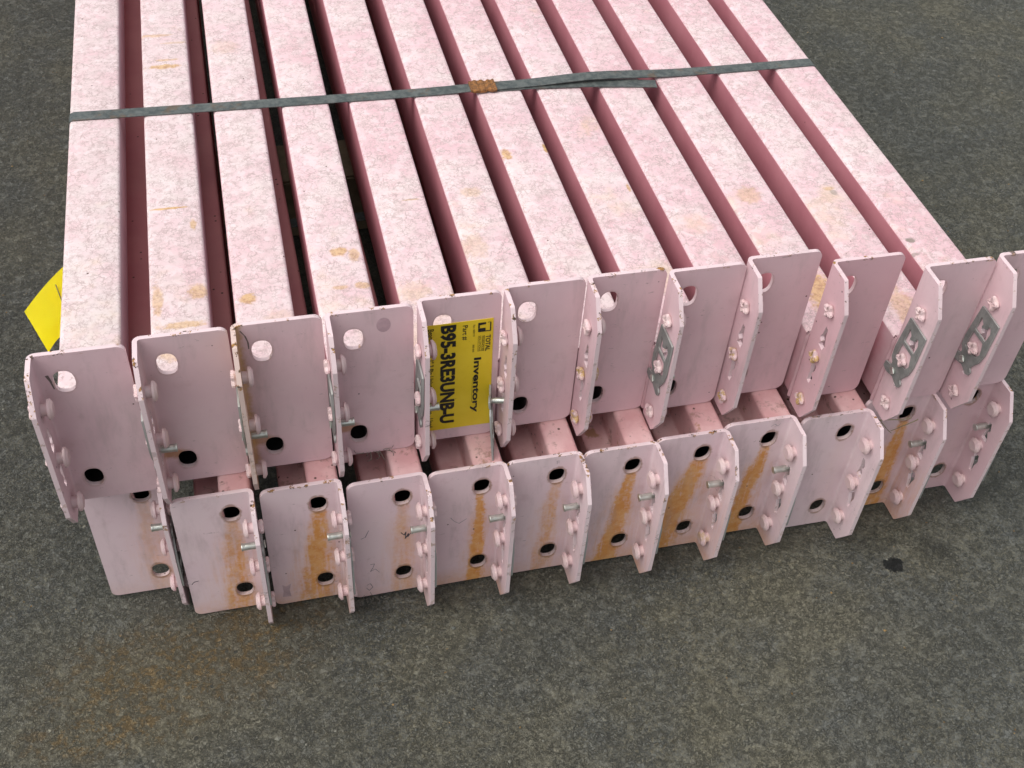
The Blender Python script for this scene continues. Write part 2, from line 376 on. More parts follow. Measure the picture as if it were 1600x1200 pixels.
def sheet_mesh(name, outline, holes, th, mapf, cuts=(), bevel=.0005):
    """2D outline with holes -> sheet of thickness th carried to 3D by mapf(s,z,n); rims get attribute 'rim'"""
    bm = bmesh.new(); es = []
    for loop in [outline]+holes:
        vs = [bm.verts.new((a, b, 0)) for a, b in loop]
        for i in range(len(vs)): es.append(bm.edges.new((vs[i], vs[(i+1) % len(vs)])))
    bmesh.ops.triangle_fill(bm, edges=es, use_beauty=True, use_dissolve=False)
    for c in cuts:
        bmesh.ops.bisect_plane(bm, geom=bm.verts[:]+bm.edges[:]+bm.faces[:], plane_co=(c, 0, 0), plane_no=(1, 0, 0))
    bm.verts.index_update()
    v2 = [(v.co.x, v.co.y) for v in bm.verts]; fs = [[v.index for v in f.verts] for f in bm.faces]
    be = [(e.verts[0].index, e.verts[1].index) for e in bm.edges if len(e.link_faces) == 1]
    bm.free(); n = len(v2)
    co = [mapf(a, b, 0) for a, b in v2]+[mapf(a, b, th) for a, b in v2]
    b2 = bmesh.new(); V = [b2.verts.new(c) for c in co]; lay = b2.faces.layers.float.new('rim')
    for f in fs:
        b2.faces.new([V[i] for i in f]); b2.faces.new([V[i+n] for i in reversed(f)])
    rims = []
    for a, b in be:
        f = b2.faces.new([V[a], V[b], V[b+n], V[a+n]]); f[lay] = 1; rims.append(f)
    bmesh.ops.recalc_face_normals(b2, faces=b2.faces[:])
    if bevel:
        ed = [e for e in b2.edges if len(e.link_faces) == 2 and (e.link_faces[0][lay] > .5) != (e.link_faces[1][lay] > .5)]
        r = bmesh.ops.bevel(b2, geom=ed, offset=bevel, segments=1, affect='EDGES', clamp_overlap=True)
        for f in r['faces']: f[lay] = 1
    me = bpy.data.meshes.new(name); b2.to_mesh(me); b2.free(); smooth(me, 35)
    return me

def rounded(pts, n=5):
    """polygon corners (x,y,r) -> rounded outline"""
    out = []; N = len(pts)
    for i, (x, y, r) in enumerate(pts):
        p = Vector((x, y)); a = (Vector(pts[i-1][:2])-p); b = (Vector(pts[(i+1) % N][:2])-p)
        if r <= 0: out.append((x, y)); continue
        a.normalize(); b.normalize(); ang = a.angle(b); d = r/math.tan(ang/2)
        c = p+(a+b).normalized()*(r/math.sin(ang/2)); s = p+a*d-c; e = p+b*d-c
        a0 = math.atan2(s.y, s.x); da = math.atan2(e.y, e.x)-a0
        while da > math.pi: da -= 2*math.pi
        while da < -math.pi: da += 2*math.pi
        for k in range(n+1):
            t = a0+da*k/n; out.append((c.x+r*math.cos(t), c.y+r*math.sin(t)))
    return out
def oval(cx, cy, rx, ry, n=26, pw=2.5, notch=0):
    o = []
    for k in range(n):
        t = 2*math.pi*k/n; c, s = math.cos(t), math.sin(t)
        x = rx*math.copysign(abs(c)**(2/pw), c); y = ry*math.copysign(abs(s)**(2/pw), s)
        if notch and abs(t-math.radians(270)) < .2: y -= notch
        o.append((cx+x, cy+y))
    return o

# ------------------------------------------------------------------ ground
def grid_plane():
    bm = bmesh.new(); s = 60
    vs = [bm.verts.new((x, y, -.004)) for x, y in ((-s, -s), (s, -s), (s, s), (-s, s))]; bm.faces.new(vs)
    return bm_mesh(bm, 'ground')
g = link('ground', grid_plane(), ASPH); g['kind'] = 'structure'

# loose grit: real little stones on the asphalt near the bundle
def grit():
    rs = random.Random(3); vs = []; fs = []; mi = []
    base = [(1,0,0),(-1,0,0),(0,1,0),(0,-1,0),(0,0,1),(0,0,-1)]
    bf = [(0,2,4),(2,1,4),(1,3,4),(3,0,4),(2,0,5),(1,2,5),(3,1,5),(0,3,5)]
    for i in range(1700):
        x = rs.uniform(-.25, 1.75); y = rs.uniform(-.42, 1.35)
        if -.02 < x < .95 and y > -.06: continue
        r = rs.choice((.0006, .0007, .0009, .0011, .0015)) * rs.uniform(.7, 1.3)
        if rs.random() < .006: r = rs.uniform(.0025, .0034)
        k = len(vs); a = rs.uniform(0, 6.28)
        for (bx, by, bz) in base:
            j = rs.uniform(.7, 1.2); X, Y = bx*r*j*1.2, by*r*j
            vs.append((x+X*math.cos(a)-Y*math.sin(a), y+X*math.sin(a)+Y*math.cos(a), -.004+r*.35+bz*r*.55*j))
        fs += [tuple(k+q for q in f) for f in bf]; mi += [rs.choice((0, 0, 0, 1, 1, 2))]*8
    me = bpy.data.meshes.new('loose_grit'); me.from_pydata(vs, [], fs)
    for m in (mat_plain('grey_grit', (.11, .115, .10), .9), mat_plain('pale_grit', (.18, .178, .145), .9), mat_plain('ochre_grit', (.26, .17, .07), .9)): me.materials.append(m)
    me.polygons.foreach_set('material_index', mi)
    o = bpy.data.objects.new('loose_grit', me); COL.objects.link(o); o['kind'] = 'stuff'; tag(o, 'fine grey and tan grit scattered over the asphalt', 'grit')
grit()

# ------------------------------------------------------------------ bracket (end connector): plate + folded flange, one sheet
R_ = .0065                                                # outer bend radius
ARC = (R_-TH/2)*math.pi/2
S_PL = W-R_                                                # flat length of the plate
S_FL = S_PL+ARC
def bend(s, z, n):
    """s from the plate's free edge; n=0 is the camera side... plate face at y=0 (n=0) and y=TH (n=TH); flange outer face at x=W"""
    rr = R_-TH+n                                           # n=0 inner side of the bend, n=TH outer
    cx, cy = W-R_, -(R_-TH)                                # bend centre
    if s <= S_PL: return (s, n, z)
    if s <= S_FL:
        a = (s-S_PL)/ARC*math.pi/2
        return (cx+rr*math.sin(a), cy+rr*math.cos(a), z)
    return (cx+rr, cy-(s-S_FL), z)
def flip(p): return (W-p[0], p[1], H-p[2])
RZ_U = (.139, .081, .023); RZ_L = (.1495, .0925, .035)
RY = -.0205
def sy(y): return S_FL+(-(R_-TH)-y)                        # flange y -> s
def bracket(lower, rz, locked):
    fl0, fl1 = sy(-DT), sy(-D)
    out = [(0, 0, .007), (S_PL-.004, 0, 0), (fl0-.0, 0, .002), (fl1, CT, .002), (fl1, H-CT, .002), (fl0, H, .002), (S_PL-.004, H, 0), (0, H, .009)]
    out = rounded(out)
    # z given in the finished (world) sense; canonical frame is that of the lower bracket
    Z = (lambda z: z) if lower else (lambda z: H-z)
    holes = [oval(HX, ZA, .0082, .0104, notch=0), oval(HX, ZB, .0082, .0104)]
    if not lower: holes = [oval(HX, ZA, .0084, .0118), oval(HX, ZB, .0080, .0112)]
    r1, r2, r3 = rz
    def slot(pts): holes.append([(sy(y), Z(z)) for y, z in pts])
    A = [(-0.0213, 0.1192), (-0.0255, 0.1181), (-0.0260, 0.1087), (-0.0285, 0.0999), (-0.0261, 0.0930), (-0.0176, 0.0944), (-0.0202, 0.0995), (-0.0170, 0.1027), (-0.0197, 0.1097)]
    B = [(-0.0170, 0.0704), (-0.0260, 0.0720), (-0.0260, 0.0667), (-0.0219, 0.0582), (-0.0256, 0.0552), (-0.0222, 0.0456), (-0.0178, 0.0467), (-0.0186, 0.0604)]
    dz = r1-RZ_U[0]
    for Q in (A, B): slot([(y, (z if not lower else .1625-z)+(0 if not lower else .0105)) for y, z in Q])
    f = bend if lower else (lambda s, z, n: flip(bend(s, z, n)))
    cuts = [S_PL-.004]+[S_PL+ARC*k/5 for k in range(6)]
    me = sheet_mesh('end_bracket', out, holes, TH, f, cuts)
    me.materials.append(PL if lower else PU)
    return me
BR_U = bracket(False, RZ_U, 0); BR_L = bracket(True, RZ_L, 0)

# rivet: axis +X from the flange's inner face toward the head; lower ones are turned about Z's vertical by pi
def lathe(bm, prof, n, lobes=None):
    rings = []
    for i, (x, r) in enumerate(prof):
        rg = []
        for k in range(n):
            a = 2*math.pi*k/n; q = r*(1+(lobes[i]*math.cos(4*a) if lobes else 0))
            rg.append(bm.verts.new((x, q*math.cos(a), q*math.sin(a))))
        rings.append(rg)
    for A, B in zip(rings, rings[1:]):
        for k in range(n): bm.faces.new((A[k], A[(k+1) % n], B[(k+1) % n], B[k]))
    bm.faces.new(list(reversed(rings[0]))); bm.faces.new(rings[-1])
def rivet_mesh():
    bm = bmesh.new()
    lathe(bm, [(-.0002, .0054), (.0050, .0052), (.0051, .0080), (.0053, .0087), (.0072, .0088), (.0090, .0062), (.0093, .0058), (.0092, .0020)], 18)
    lathe(bm, [(-TH+.0002, .0040), (-TH-.0006, .0058), (-TH-.0024, .0066), (-TH-.0044, .0060), (-TH-.0051, .0042), (-TH-.0030, .0012)], 24, [0, .10, .20, .30, .50, 0])
    me = bm_mesh(bm, 'rivet', 24); me.materials.append(RIV); return me
RIVM = rivet_mesh()
def pin_mesh():
    bm = bmesh.new()
    lathe(bm, [(-TH-.0020, .0020), (-TH-.0022, .0028), (.0005, .0036), (.0100, .0035), (.0122, .0036), (.0134, .0040), (.0139, .0038), (.0140, .0028)], 16)
    lathe(bm, [(-TH-.0012, .0030), (-TH-.0035, .0040), (-TH-.0042, .0034), (-TH-.0036, .0010)], 14, [0, .1, .25, 0])
    me = bm_mesh(bm, 'lock_pin', 40); me.materials.append(ZINC); return me
PINM = pin_mesh()
def clip_mesh():
    # outline in (y, z): origin at the pin, seen from outside
    raw = [(-0.0094, 0.1258), (-0.0392, 0.1243), (-0.0382, 0.0863), (-0.0352, 0.0742), (-0.0281, 0.0629), (-0.0273, 0.0599), (-0.0304, 0.0571), (-0.0292, 0.052), (-0.0252, 0.0503), (-0.0152, 0.0542), (-0.0056, 0.0513), (0.0022, 0.0526), (0.0015, 0.0598), (-0.0078, 0.0627), (-0.0084, 0.0672), (-0.0042, 0.0717), (-0.0038, 0.0842)]
    T = lambda L: rounded([(-(y+.0137), z-.0604, .0009) for y, z in L], 2)
    out = T(raw)
    holes = [T([(-0.0144, 0.117), (-0.0201, 0.1117), (-0.0189, 0.1065), (-0.0272, 0.1105), (-0.027, 0.1139), (-0.0310, 0.1163), (-0.0335, 0.1101), (-0.0315, 0.0984), (-0.0125, 0.099)]),
             T([(-0.0115, 0.095), (-0.0296, 0.0948), (-0.0322, 0.0826), (-0.0289, 0.0763), (-0.0164, 0.0723), (-0.0093, 0.075)])]
    me = sheet_mesh('lock_clip', out, holes, .0017, lambda s, z, n: (-n, -s, z), (), .0002)
    me.materials.append(CLIP); return me
CLIPM = clip_mesh()

# ------------------------------------------------------------------ beam bodies: step section
BL, BW, BH, STEP_W, STEP_H = 2.40, .0545, .0855, .0245, .041
def body_mesh(lower):
    # section in (x, z), x from the outer face inward, z down from the flat... built upright then flipped for the upper layer
    o = .0018
    if lower:   # raised part on the right, ledge left
        xr = W-o; zt = .1765; xl = xr-BW
        sec = [(xl, zt-BH, .004), (xr, zt-BH, .004), (xr, zt, .004), (xl+STEP_W+.001, zt, .004), (xl+STEP_W+.001, zt-STEP_H, .002), (xl, zt-STEP_H, .004)]
        ax = xl
    else:
        xl = o; zt = .0865
        sec = [(xl, zt-BH, .004), (xl+BW-STEP_W, zt-BH, .004), (xl+BW-STEP_W, zt-BH+STEP_H, .002), (xl+BW, zt-BH+STEP_H, .004), (xl+BW, zt, .0035), (xl, zt, .0045)]
    pts = rounded(sec, 4)
    def inset(sec, d):
        out = []; N = len(sec); area = sum(sec[k-1][0]*sec[k][1]-sec[k][0]*sec[k-1][1] for k in range(N)); sg = 1 if area > 0 else -1
        for k in range(N):
            p = Vector(sec[k][:2]); a = (p-Vector(sec[k-1][:2])).normalized(); b = (Vector(sec[(k+1) % N][:2])-p).normalized()
            na = Vector((-a.y, a.x))*sg; nb = Vector((-b.y, b.x))*sg; out.append((*(p+(na+nb)*d), max(.001, sec[k][2]-d)))
        return out
    ipts = rounded(inset(sec, .0018), 4)
    bm = bmesh.new(); ys = [TH+.0004, .03, .06, .12, .4, .8, 1.2, 1.8, BL]
    rings = [[bm.verts.new((x, y, z)) for x, z in pts] for y in ys]
    irings = [[bm.verts.new((x, y, z)) for x, z in ipts] for y in (ys[0], .3, 1.2, BL-.002)]
    n = len(pts); inner = []
    for A, B in zip(rings, rings[1:]):
        for k in range(n): bm.faces.new((A[k], A[(k+1) % n], B[(k+1) % n], B[k]))
    for A, B in zip(irings, irings[1:]):
        for k in range(n): inner.append(bm.faces.new((B[k], B[(k+1) % n], A[(k+1) % n], A[k])))
    for k in range(n): inner.append(bm.faces.new((irings[0][k], irings[0][(k+1) % n], rings[0][(k+1) % n], rings[0][k])))
    bm.faces.new(rings[-1]); inner.append(bm.faces.new(irings[-1]))
    bmesh.ops.recalc_face_normals(bm, faces=bm.faces[:])
    ins = set(inner)
    for f in bm.faces:
        if f in ins: f.material_index = 3
        elif not lower and f.normal.z > .55: f.material_index = 1
        elif not lower and f.normal.x > .5: f.material_index = 2
        else: f.material_index = 0
    me = bm_mesh(bm, 'box_section', 50)
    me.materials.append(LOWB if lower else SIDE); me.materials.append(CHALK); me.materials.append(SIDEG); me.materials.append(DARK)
    return me
BODY_U = body_mesh(False); BODY_L = body_mesh(True)
# weld bead where body meets plate
def weld_mesh(lower):
    bm = bmesh.new(); rs = random.Random(5)
    o = .0018
    if lower: path = [(W-o-BW, .092), (W-o-BW, .1765-STEP_H), (W-o-BW+STEP_W, .1765-STEP_H), (W-o-BW+STEP_W, .1765-.002)]
    else: path = [(o, .002), (o, .0865), (o+BW, .0865), (o+BW, .042)]
    for (x0, z0), (x1, z1) in zip(path, path[1:]):
        L = math.hypot(x1-x0, z1-z0); k = max(2, int(L/.004))
        ring0 = None
        for i in range(k+1):
            f = i/k; x, z = x0+(x1-x0)*f, z0+(z1-z0)*f; r = .0026*rs.uniform(.85, 1.15)
            dx, dz = (x1-x0)/L, (z1-z0)/L
            ring = [bm.verts.new((x-dz*r*math.cos(a), TH+.0003+r*math.sin(a), z+dx*r*math.cos(a))) for a in [math.pi*2*j/6 for j in range(6)]]
            if ring0:
                for j in range(6): bm.faces.new((ring0[j], ring0[(j+1) % 6], ring[(j+1) % 6], ring[j]))
            ring0 = ring
    me = bm_mesh(bm, 'weld_bead', 60); me.materials.append(LOWB if lower else SIDE); return me
WELD_U, WELD_L = weld_mesh(False), weld_mesh(True)

UXY = [[-0.0, -0.0], [0.0805, 0.0058], [0.1577, 0.0079], [0.2346, 0.0084], [0.3126, 0.0129], [0.3893, 0.0168], [0.4647, 0.0174], [0.5383, 0.0124], [0.6148, 0.0178], [0.6904, 0.0007], [0.7724, -0.0199], [0.8494, -0.0168]]
LXY = [[0.0012, 0.0204], [0.0814, -0.0185], [0.1608, -0.0224], [0.239, -0.0297], [0.3154, -0.0305], [0.3897, -0.0306], [0.4663, -0.0321], [0.5398, -0.0292], [0.6132, -0.0236], [0.6939, -0.0297], [0.7703, -0.0173], [0.8519, -0.0078]]
ZU = .1775
order = ['leftmost', 'second from the left', 'third from the left', 'fourth from the left', 'fifth from the left', 'sixth from the left',
         'sixth from the right', 'fifth from the right', 'fourth from the right', 'third from the right', 'second from the right', 'rightmost']
ULAB = ['leftmost upper beam, greyish pink top, no lock pin in its bracket',
 'upper beam second from the left, ochre bars across its bleached top',
 'upper beam third from the left, round ochre blot on top, orange-stained bracket fold',
 'upper beam directly left of the yellow inventory sticker, two ochre blots on top',
 'upper pink beam whose end plate carries the yellow inventory sticker',
 'upper beam directly right of the stickered one, loose lock clip dangling from its flange',
 'upper beam second to the right of the sticker, brassy rivet tails, no lock clip',
 'upper beam third to the right of the sticker, grey lock clip on its flange',
 'upper beam fourth from the right, chipped end plate edge, open slots, no clip',
 'upper beam third from the right, open slots in its flange and rosy end plate',
 'upper beam second from the right, grey lock clip, dry seed stuck to its plate',
 'rightmost upper beam, end plate overhanging bare asphalt, grey lock clip on its flange']
LLAB = ['leftmost lower beam, its pale plate half hidden under the upper layer',
 'lower beam second from the left, freckled rust running down its end plate',
 'lower beam third from the left, broad ochre rust fan between its two holes',
 'lower beam fourth from the left, small black scribble marks on its pale plate',
 'lower beam fifth from the left, one sharp narrow rust run down its plate',
 'lower beam sixth from the left, faint thin rust streak on a clean pale plate',
 'lower beam sixth from the right, dark straight rust run widening to the bottom edge',
 'lower beam fifth from the right, widest brown rust stain leaning left over its plate',
 'lower beam fourth from the right, rust run leaning left, smudge beside upper hole',
 'lower beam third from the right, clean pale plate without lock pin',
 'lower beam second from the right, orange rust run under a twig by its upper hole',
 'rightmost lower beam, clean pink plate with clipped flange corner over the bare asphalt']
#        rust tint lean
U_ATT = [(0,0,0),(.9,0,0),(.75,.05,1),(.8,0,0),(0,0,0),(.2,0,0),(0,.1,0),(0,.1,0),(0,.15,0),(0,.45,0),(0,.0,0),(0,.1,0)]
L_ATT = [(.30,0,0),(.60,0,.05),(.85,0,.06),(.42,.05,0),(.95,.12,.02),(.5,0,.05),(1.0,.05,.08),(1.0,.05,.22),(.95,.0,.12),(.04,0,0),(1.0,.15,0),(.03,.35,0)]
U_PIN = [0,1,1,1,1,2,0,1,0,0,1,1]
L_PIN = [1,1,1,1,1,1,1,1,1,0,1,1]
def setatt(o, a, extra=0):
    o['rust'] = float(a[0]); o['tint'] = float(a[1])
def make_beam(i, lower):
    x, y = (LXY if lower else UXY)[i]; zb = 0. if lower else ZU
    root = bpy.data.objects.new('rack_crossbar', None); COL.objects.link(root); root.location = (x, y, zb)
    root.empty_display_size = .02
    tag(root, (LLAB if lower else ULAB)[i], 'rack crossbar', 'pink pallet rack beams in the lower layer' if lower else 'pink pallet rack beams in the upper layer')
    a = (L_ATT if lower else U_ATT)[i]
    link('box_section', BODY_L if lower else BODY_U, [], root)
    link('weld_bead', WELD_L if lower else WELD_U, [], root)
    b = link('end_bracket', BR_L if lower else BR_U, [], root); setatt(b, a)
    b['rust_width'] = (1,1.1,1.25,.95,.62,.85,.95,1.5,.95,1,.9,1)[i]; b['lean'] = -float(a[2]) if lower else 0.; b['flange_rust'] = float(a[2]) if not lower else 0.
    # chirality: rivets point inward (+x for upper, -x for lower)
    fx = W-TH if lower else TH; rot = (0, 0, math.pi) if lower else (0, 0, 0)
    for k, z in enumerate(RZ_L if lower else RZ_U):
        r = link('rivet', RIVM, [], root, (fx, RY+random.uniform(-.0006, .0006), z+random.uniform(-.0006, .0006)), (random.uniform(-.5, .5), 0, rot[2]))
        r['rust'] = .9 if (not lower and i in (6, 8, 9) and k > 0) else (.55 if lower and i == 7 and k == 2 else .0)
    pin = (L_PIN if lower else U_PIN)[i]
    if pin:
        pz = .119 if lower else .0604; py = -.0137 if not lower else -.0165
        if pin == 2:      # loose: clip hangs outside the flange, tilted
            c = link('lock_clip', CLIPM, [], root, (-.0105, -.0190, .060), (math.radians(166), math.radians(-5), math.radians(-14)))
            lp = link('lock_pin', PINM, [], c, (TH+.0006, 0, 0), (0, 0, 0)); lp.scale = (.8, .85, .85)
            # seen from outside, pin head lies left of the flange
        else:
            if lower:
                c = link('lock_clip', CLIPM, [], root, (W+.0004, py, pz), (0, math.pi, 0))
                # outside is +x: rotate half a turn about Y so the clip's thickness goes outward and it hangs upside down
            else:
                c = link('lock_clip', CLIPM, [], root, (-.0006, py, pz), (0, 0, 0))
            p = link('lock_pin', PINM, [], c, (TH+.0006, 0, 0)); p['label'] = 'bright zinc lock pin'
    if lower: root.rotation_euler = (0, 0, math.radians((0, .25, .62, 1.12, .75, .3, .1, 0, 0, 0, 0, 0)[i]))
    return root
uppers = [make_beam(i, False) for i in range(12)]
lowers = [make_beam(i, True) for i in range(12)]
uppers[5].children[-1]

# ------------------------------------------------------------------ inventory sticker on the fifth upper plate
def quad_sheet(name, cs, mat, th=.0002, sub=1):
    bm = bmesh.new(); vs = [bm.verts.new(c) for c in cs]; bm.faces.new(vs)
    me = bm_mesh(bm, name); me.materials.append(mat); return me
r5 = uppers[4]
sx0, sx1, sz0, sz1 = .0072, .0688, .0140, .1490
yS = -.0006
bm = bmesh.new(); lo = []
for yy in (yS, -.0001): lo.append([bm.verts.new((x, yy, z)) for x, z in ((sx0, sz0), (sx1+.0012, sz0), (sx1-.0006, sz1), (sx0-.0004, sz1-.0006))])
bm.faces.new(lo[0]); bm.faces.new(list(reversed(lo[1])))
for k in range(4): bm.faces.new((lo[0][k], lo[0][(k+1) % 4], lo[1][(k+1) % 4], lo[1][k]))
sm = bm_mesh(bm, 'sticker', 20); sm.materials.append(YEL)
stk = link('sticker', sm, [], r5); stk['label'] = 'yellow inventory sticker with black part number'
def text_mesh(s, bold=0.0):
    cu = bpy.data.curves.new('t', 'FONT'); cu.body = s; cu.size = 1; cu.offset = bold; cu.resolution_u = 3
    o = bpy.data.objects.new('t', cu); COL.objects.link(o)
    bpy.context.view_layer.update()
    dg = bpy.context.evaluated_depsgraph_get(); me = bpy.data.meshes.new_from_object(o.evaluated_get(dg))
    bpy.data.objects.remove(o); bpy.data.curves.remove(cu); return me
def put_text(s, xbase, xcap, ztop, zend, name='lettering', bold=0.):
    """text that reads downward: baseline at x=xbase (left), caps reach x=xcap, from ztop down to zend"""
    me = text_mesh(s, bold); xs = [v.co.x for v in me.vertices]; ys = [v.co.y for v in me.vertices]
    a, b = min(xs), max(xs); y0 = 0 if min(ys) > -.25 else 0; y1 = max(ys)
    if not any(ch in 'gjpqy,' for ch in s): y0 = min(ys)
    for v in me.vertices:
        u = (v.co.x-a)/(b-a); q = (v.co.y-y0)/(y1-y0)
        v.co = (xbase+(xcap-xbase)*q, yS-.0003, ztop+(zend-ztop)*u)
    me.materials.append(INK)
    return link(name, me, [], stk)
LW = W
put_text('B95-3RE3UNB-U', .0207, .0350, .1468, .0222, bold=.045)
put_text('Inventory', .0522, .0585, .1035, .0320, bold=.03)
put_text('TOTAL', .0618, .0662, .1300, .1105, bold=.022)
put_text('Part #', .0402, .0452, .1445, .1270, bold=.01)
put_text('Beam, 95" x 3.3" 3 Pin Universal New Blue - Used', .0100, .0152, .1445, .0190, bold=.01)
put_text('SOLUTIONS', .0555, .0575, .1300, .1110)
put_text('WAREHOUSE', .0582, .0602, .1300, .1110)
put_text('Rev. 000719', .0500, .0518, .1440, .1300)
put_text('000-000', .0500, .0518, .1200, .1110)
def flat(name, polys, parent=stk, mat=INK):
    vs = []; fs = []
    for pl in polys:
        k = len(vs); vs += [(x, yS-.0003, z) for x, z in pl]; fs.append(tuple(range(k, k+len(pl))))
    me = bpy.data.meshes.new(name); me.from_pydata(vs, [], fs); me.materials.append(mat); return link(name, me, [], parent)
flat('printed_logo', [[(.0545,.1455),(.0615,.1455),(.0615,.1432),(.0545,.1424)], [(.0545,.1424),(.0560,.1424),(.0560,.1392),(.0545,.1392)],
  [(.0545,.1390),(.0612,.1390),(.0612,.1345),(.0553,.1345),(.0545,.1352)], [(.0652,.1455),(.0662,.1455),(.0662,.1350),(.0656,.1345),(.0652,.1345)], [(.0612,.1355),(.0656,.1355),(.0652,.1345),(.0612,.1345)], [(.0630,.1455),(.0656,.1455),(.0656,.1449),(.0630,.1449)]])
flat('dark_line', [[(.0604,.130),(.0607,.130),(.0607,.111),(.0604,.111)], [(.0548,.130),(.0550,.130),(.0550,.111),(.0548,.111)], [(.0510,.079),(.0512,.079),(.0512,.046),(.0510,.046)]])

# ------------------------------------------------------------------ yellow tag sticking out from the first upper beam
def tagsheet():
    P = [Vector(p) for p in [(-0.0071, 0.3054, 0.205), (-0.0513, 0.2515, 0.19), (-0.0214, 0.1689, 0.205), (0.0016, 0.1616, 0.235)]]   # top-at-beam, left corner, bottom corner, right-at-beam
    N = 8; bm = bmesh.new(); G = []
    for i in range(N+1):
        row = []
        for j in range(N+1):
            a, b = i/N, j/N
            p = (P[0]*(1-a)+P[1]*a)*(1-b)+(P[3]*(1-a)+P[2]*a)*b
            p.z += .003*math.sin(a*math.pi); row.append(bm.verts.new(p))
        G.append(row)
    for i in range(N):
        for j in range(N): bm.faces.new((G[i][j], G[i+1][j], G[i+1][j+1], G[i][j+1]))
    r = bmesh.ops.solidify(bm, geom=bm.faces[:], thickness=.0004)
    return bm_mesh(bm, 'yellow_tag', 60)
yt = link('yellow_tag', tagsheet(), BYEL); tag(yt, 'bright yellow paper tag sticking out from the side of the leftmost upper beam', 'tag')

# ------------------------------------------------------------------ steel strap
def ribbon(name, pts, wid, th, wdir=None):
    bm = bmesh.new(); rings = []
    for i, p in enumerate(pts):
        p = Vector(p); a = Vector(pts[max(0, i-1)]); b = Vector(pts[min(len(pts)-1, i+1)]); tdir = (b-a).normalized()
        wd = Vector((0, 1, 0)); wd = (wd-tdir*wd.dot(tdir)).normalized(); nn = tdir.cross(wd).normalized()
        if nn.z < 0 and abs(tdir.z) < .7: nn = -nn
        rings.append([bm.verts.new(p+wd*sx*wid/2+nn*sn*th/2) for sx, sn in ((-1, -1), (1, -1), (1, 1), (-1, 1))])
    for A, B in zip(rings, rings[1:]):
        for k in range(4): bm.faces.new((A[k], A[(k+1) % 4], B[(k+1) % 4], B[k]))
    bm.faces.new(list(reversed(rings[0]))); bm.faces.new(rings[-1])
    return bm_mesh(bm, name, 40)
ZT = ZU+.0865
XL, XR = UXY[0][0]+.0018, UXY[11][0]+.0018+BW
def sy_at(x): # strap centreline y
    f = (x-XL)/(XR-XL); return .489-.0085*f+.004*math.sin(f*3.1)*-1
def hump(x): return .0012+.0016*math.exp(-((x-.475)/.05)**2)+.0055*math.exp(-((x-.61)/.075)**2)
pts = []
for z in (.085, .12, .16, .20, .24, ZT-.006): pts.append((XL-.0012, sy_at(XL), z))
pts.append((XL+.001, sy_at(XL), ZT-.0005)); pts.append((XL+.005, sy_at(XL), ZT+.0012))
for k in range(1, 40):
    x = XL+.005+(XR-XL-.010)*k/40; pts.append((x, sy_at(x), ZT+hump(x)))
pts.append((XR-.005, sy_at(XR), ZT+.0012)); pts.append((XR-.001, sy_at(XR), ZT-.0005))
for z in (ZT-.006, .24, .20, .16, .12, .085): pts.append((XR+.0012, sy_at(XR), z))
pts2 = pts+[(XR-.004, sy_at(XR), .0885)]+[(XR-(XR-XL)*k/20, sy_at(XR)+(sy_at(XL)-sy_at(XR))*k/20, .0885) for k in range(1, 20)]+[(XL+.004, sy_at(XL), .0885), pts[0]]
sroot = bpy.data.objects.new('steel_strap', None); COL.objects.link(sroot); sroot.location = (0, 0, 0)
tag(sroot, 'dark steel strap running across the top of the beam bundle', 'strap')
link('strap_band', ribbon('strap_band', pts2, .0172, .0009), STRAP, sroot)
tl = [(.468, sy_at(.468)-.001, ZT+.0016)]
for k in range(1, 15):
    f = k/14; x = .468+(.688-.468)*f; tl.append((x, sy_at(x)-.001-.019*f**1.9, ZT+.0007+.0014*math.sin(f*math.pi)))
link('strap_tail', ribbon('strap_tail', tl, .0165, .0009), STRAP, sroot)
# crimp seal with notched edges
bm = bmesh.new()
sx = .475; L_ = .031; n = 24; prev = None
for i in range(n+1):
    x = sx-L_/2+L_*i/n; f = i/n; wv = .0118-.0022*max(0, math.cos(f*math.pi*3))**4
    yc = sy_at(x); z0 = ZT+.0004+hump(sx)-.0012; z1 = ZT+.0046+hump(sx)-.0012-(.0010 if (math.cos(f*math.pi*8) < -.3) else 0)
    ring = [bm.verts.new(v) for v in ((x, yc-wv, z0), (x, yc+wv, z0), (x, yc+wv, z1-.0007), (x, yc+wv-.0012, z1), (x, yc-wv+.0012, z1), (x, yc-wv, z1-.0007))]
    if prev:
        for k in range(6): bm.faces.new((prev[k], prev[(k+1) % 6], ring[(k+1) % 6], ring[k]))
    else: bm.faces.new(list(reversed(ring)))
    prev = ring
bm.faces.new(prev)
link('crimp_seal', bm_mesh(bm, 'crimp_seal', 30), SEAL, sroot)

# ------------------------------------------------------------------ timber bearers under the bundle
for yb, lab in ((.62, 'weathered timber bearer under the bundle near the strap'), (1.85, 'weathered timber bearer under the far end of the bundle')):
    bm = bmesh.new(); bmesh.ops.create_cube(bm, size=1)
    for v in bm.verts: v.co = Vector((.46+v.co.x*.90, yb+v.co.y*.09, .0425+v.co.z*.091))
    bmesh.ops.bevel(bm, geom=bm.edges[:], offset=.003, segments=2, affect='EDGES')
    tag(link('timber_bearer', bm_mesh(bm, 'timber_bearer'), TIMBER), lab, 'timber', 'timber bearers under the bundle')

